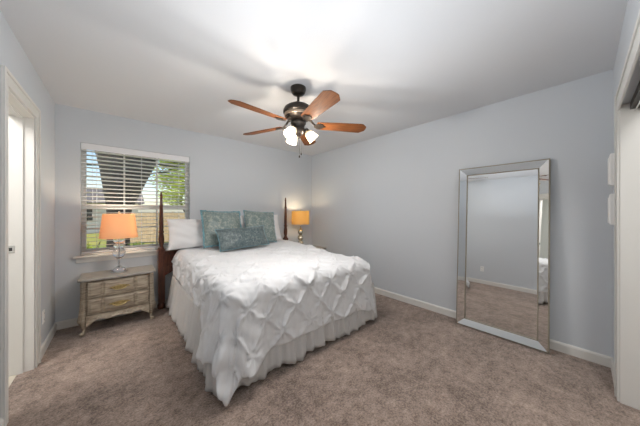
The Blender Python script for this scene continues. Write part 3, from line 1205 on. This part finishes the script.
for k in range(5):
    ang = R(40.7 + 72 * k)
    pitch = R(-13)
    if blade0 is None:
        bm = BM()
        # blade outline: narrow root, wide clipped tip
        out = [(.175, -.050), (.20, -.056), (.40, -.066), (.58, -.073), (.615, -.073), (.660, -.034), (.664, 0), (.660, .034), (.615, .073), (.58, .073), (.40, .066), (.20, .056), (.175, .050)]
        prism(bm, out, -.003, .003)
        bmesh.ops.transform(bm, matrix=Matrix.Translation((0, 0, 0)) @ Matrix.Rotation(pitch, 4, 'X'), verts=bm.verts[:])
        blade0 = obj('blade', bm, 'blade', fan, bevel=.0015)
        bl_o = blade0
        bm = BM()
        # forked iron: arm from the motor, plate screwed under the blade
        tube(bm, [(.085, 0, .055), (.115, 0, .045), (.140, 0, .018), (.165, 0, -.004)], [.012, .011, .010, .010], 10)
        pl = [(.150, -.014), (.175, -.034), (.205, -.046), (.228, -.034), (.245, -.010), (.262, 0), (.245, .010), (.228, .034), (.205, .046), (.175, .034), (.150, .014)]
        prism(bm, pl, -.010, -.0035, Matrix.Rotation(pitch, 4, 'X'))
        for sx_, sy_ in ((.20, -.026), (.20, .026), (.24, 0)):
            lathe(bm, [(.006, -.013), (.006, -.010)], 10, Matrix.Rotation(pitch, 4, 'X') @ Matrix.Translation((sx_, sy_, 0)))
        iron0 = obj('blade_iron', bm, 'bronze', blade0, auto=40)
    else:
        bl_o = blade0.copy()
        C.objects.link(bl_o)
        ir = iron0.copy()
        C.objects.link(ir)
        ir.parent = bl_o
    bl_o.parent = fan
    bl_o.location = (0, 0, fz(FZ))
    bl_o.rotation_euler = (0, 0, ang)
# three-light kit
for k, wa in enumerate((-38, 82, 202)):
    a_ = R(wa)
    dirv = Vector((math.cos(a_), math.sin(a_), 0))
    bm = BM()
    p0 = dirv * .045 + Vector((0, 0, fz(2.045)))
    p3 = dirv * .078 + Vector((0, 0, fz(2.036)))
    tube(bm, [p0, dirv * .062 + Vector((0, 0, fz(2.052))), p3], .009, 10)
    ax = (dirv * math.sin(R(42)) + Vector((0, 0, -math.cos(R(42))))).normalized()
    rot = Vector((0, 0, 1)).rotation_difference(ax).to_matrix().to_4x4()
    base = Matrix.Translation(p3 - ax * .01) @ rot
    lathe(bm, [(.010, -.012), (.024, -.006), (.026, .020), (.022, .030)], 20, base)
    arm = obj('light_arm', bm, 'bronze', fan, auto=40)
    bm = BM()
    prof = [(.024, .016), (.030, .026), (.039, .044), (.044, .066), (.044, .084), (.049, .102), (.054, .110)]
    prof2 = [(r_ - .0025, z_) for r_, z_ in prof][::-1]
    n = 40
    V_ = []
    for r_, z_ in prof + prof2:
        V_.append([bm.verts.new(((r_ * (1 + .04 * math.cos(8 * 2 * PI * i / n) * max(0, (z_ - .07) / .040))) * math.cos(2 * PI * i / n), r_ * math.sin(2 * PI * i / n), z_)) for i in range(n)])
    for q in range(len(V_)):
        A, B = V_[q], V_[(q + 1) % len(V_)]
        for i in range(n):
            j = (i + 1) % n
            bm.faces.new((A[i], A[j], B[j], B[i]))
    bmesh.ops.transform(bm, matrix=base, verts=bm.verts[:])
    sh = obj('glass_shade', bm, 'frost', fan, smooth=True)
    bm = BM()
    lathe(bm, [(.011, .026), (.012, .038), (.019, .054), (.022, .068), (.017, .084), (.008, .090), (0, .092)], 18, base)
    obj('bulb', bm, 'bulb', sh, smooth=True)
    lamp('fan_light', 'POINT', base @ Vector((0, 0, .099)), 17, (1, .965, .93), size=.02, parent=fan)
# pull chains
for x, y, zz, m_ in ((.035, .012, 1.845, 'bronze'), (-.015, -.035, 1.80, 'bronze')):
    bm = BM()
    tube(bm, [(x, y, fz(2.02)), (x * 1.3, y * 1.3, fz(1.95)), (x * 1.3, y * 1.3, fz(zz))], .0014, 6)
    lathe(bm, [(0, fz(zz) - .030), (.005, fz(zz) - .028), (.007, fz(zz) - .016), (.004, fz(zz) - .003), (0, fz(zz))], 12, Matrix.Translation((x * 1.3, y * 1.3, 0)))
    obj('pull_chain', bm, m_, fan, smooth=True)

# ---------------------------------------------------------------- garden beyond the window
wall_obj('ceiling_sun_block', [(-3, 6, YB + WT, YB + WT + 1.25, 2.46, 2.56)], 'siding')  # unseen overhang, added to keep direct sun out of the window
GZ = -.35
bm = BM()
box(bm, -30, 40, YB + WT + .02, 60, GZ - .1, GZ)
lawn = obj('lawn', bm, 'lawn')
lawn['kind'] = 'structure'


def leaves(bm, centre, rad, n, size, rs):
    for _ in range(n):
        while True:
            p = Vector((rs.uniform(-1, 1), rs.uniform(-1, 1), rs.uniform(-1, 1)))
            if p.length < 1:
                break
        p = Vector((p.x * rad[0], p.y * rad[1], p.z * rad[2])) + Vector(centre)
        mt = Matrix.Translation(p) @ Matrix.Rotation(rs.uniform(0, 6.28), 4, 'Z') @ Matrix.Rotation(rs.uniform(-1.2, 1.2), 4, 'X')
        s_ = size * rs.uniform(.6, 1.2)
        v = [bm.verts.new(mt @ Vector(q)) for q in ((-s_, 0, 0), (0, -s_ * .5, s_ * .12), (s_, 0, 0), (0, s_ * .5, s_ * .12))]
        bm.faces.new(v)


def branch(bm, p, d, ln, r, depth, rs, tips):
    pts, rad = [p], [r]
    q, v = p.copy(), d.normalized()
    for k in range(4):
        v = (v + Vector((rs.uniform(-.22, .22), rs.uniform(-.22, .22), rs.uniform(-.12, .2)))).normalized()
        q = q + v * (ln / 4)
        pts.append(q.copy())
        rad.append(r * (1 - .14 * (k + 1)))
    tube(bm, pts, rad, 10 if depth > 2 else 5)
    tips.append(q.copy())
    if depth:
        for _ in range(3 if depth > 1 else 4):
            k = rs.randint(2, 4)
            nd = (v + Vector((rs.uniform(-.9, .9), rs.uniform(-.7, .7), rs.uniform(-.5, .6)))).normalized()
            branch(bm, pts[k], nd, ln * rs.uniform(.55, .8), rad[k] * .55, depth - 1, rs, tips)


def tree(label, base, trunk, leafm, nleaf, leafsize, limbs, depth, seed, leafrad=.35):
    t = thing('tree', label, 'tree', base)
    rs = random.Random(seed)
    bm = BM()
    tube(bm, [Vector(p) for p, r in trunk], [r for p, r in trunk], 16)
    tips = []
    for p, d, ln, r in limbs:
        branch(bm, Vector(p), Vector(d), ln, r, depth, rs, tips)
    obj('trunk', bm, 'bark', t, smooth=True)
    if nleaf:
        bm = BM()
        for tp_ in tips:
            leaves(bm, tp_, (leafrad,) * 3, max(1, nleaf // len(tips)), leafsize, rs)
        obj('foliage', bm, leafm, t)
    return t


tree('big dark forked tree trunk rising close outside the window', (.0, 9, GZ),
     [((0, 0, 0), .36), ((0, 0, .5), .27), ((0, 0, 1.2), .25), ((.02, 0, 1.7), .29), ((.08, 0, 2.2), .42), ((.16, 0, 2.8), .58), ((.24, 0, 3.5), .80)], 'leaf_dark', 260, .04,
     [((-.10, 0, 2.2), (-.12, .1, 1), 1.7, .26), ((.20, 0, 2.2), (.36, 0, 1), 1.9, .27), ((.55, .3, 3.3), (1, .3, -.1), 1.1, .045), ((.5, .2, 2.8), (1, -.2, -.05), 1.0, .035), ((-.2, .1, 3.0), (-1, .2, .0), 1.0, .04)], 2, 5, .4)
tree('bright yellow-green leafy tree behind the right side of the window', (2.55, 12.5, GZ),
     [((0, 0, 0), .14), ((.02, 0, 1), .11), ((0, 0, 2), .09)], 'leaf_bright', 9000, .07,
     [((0, 0, 1.4), (-.5, 0, .7), 1.0, .06), ((0, 0, 1.9), (.4, .2, 1), 1.3, .06), ((0, 0, 1.8), (-.2, -.3, 1), 1.2, .06)], 2, 9, .4)
for (x, y, rx, rz, m_, lb) in ((-.58, 6.0, .42, .56, 'leaf_bright', 'bright green shrub outside the lower left corner of the window'),
                               (.30, 6.2, .38, .46, 'leaf_dark', 'dark green shrub outside the window, behind the crystal lamp'),
                               (1.22, 6.0, .40, .46, 'leaf_bright', 'green shrub outside the window, behind the slim bedpost')):
    t = thing('shrub', lb, 'shrub', (x, y, GZ), 0, 'shrubs under the window')
    rs = random.Random(int(x * 100))
    bm = BM()
    for _ in range(9):
        tube(bm, [Vector((0, 0, 0)), Vector((rs.uniform(-.2, .2), rs.uniform(-.2, .2), .45)), Vector((rs.uniform(-rx, rx) * .8, rs.uniform(-.3, .3), .5 + rz))], [.012, .008, .004], 5)
    obj('stem', bm, 'bark', t)
    bm = BM()
    leaves(bm, (0, 0, .52), (rx, .38, rz), 2600, .04, rs)
    obj('foliage', bm, m_, t)
fn = thing('wood_fence', 'tan wooden board fence across the sunny lawn outside', 'fence', (0, 0, 0))
A_, B_ = Vector((-.4, 15.5, GZ)), Vector((4.6, 12.6, GZ))
dv_ = (B_ - A_)
ang = math.atan2(dv_.y, dv_.x)
bm = BM()
nb = 34
for i in range(nb):
    f = i / nb
    w_ = dv_.length / nb
    h_ = 1.55 + .02 * math.sin(i * 7.1)
    box(bm, i * w_ + .004, (i + 1) * w_ - .004, 0, .02, .05, h_, Matrix.Translation(A_) @ Matrix.Rotation(ang, 4, 'Z'))
for z in (.35, 1.2):
    box(bm, 0, dv_.length, .02, .06, z, z + .09, Matrix.Translation(A_) @ Matrix.Rotation(ang, 4, 'Z'))
obj('board_panel', bm, 'fence', fn)
for i in range(3):
    bm = BM()
    box(bm, i * dv_.length / 2 - .05, i * dv_.length / 2 + .05, .06, .15, 0, 1.6, Matrix.Translation(A_) @ Matrix.Rotation(ang, 4, 'Z'))
    obj('fence_post', bm, 'fence', fn)
hs = thing('house', 'pale neighbouring house with a low grey roof far beyond the lawn', 'house', (0, 0, 0))
bm = BM()
box(bm, -7.0, 1.2, 24, 31, GZ, 1.9)
obj('house_wall', bm, 'siding', hs)
bm = BM()
prism(bm, [(23.4, 1.9), (31.6, 1.9), (27.5, 3.3)], -7.4, 1.6, Matrix(((0, 0, 1, 0), (1, 0, 0, 0), (0, 1, 0, 0), (0, 0, 0, 1))))
obj('roof', bm, 'roof', hs)
for x in (-4.2, -1.9, .1):
    bm = BM()
    box(bm, x - .45, x + .45, 23.95, 24.01, .6, 1.5)
    obj('house_window', bm, 'dark', hs)
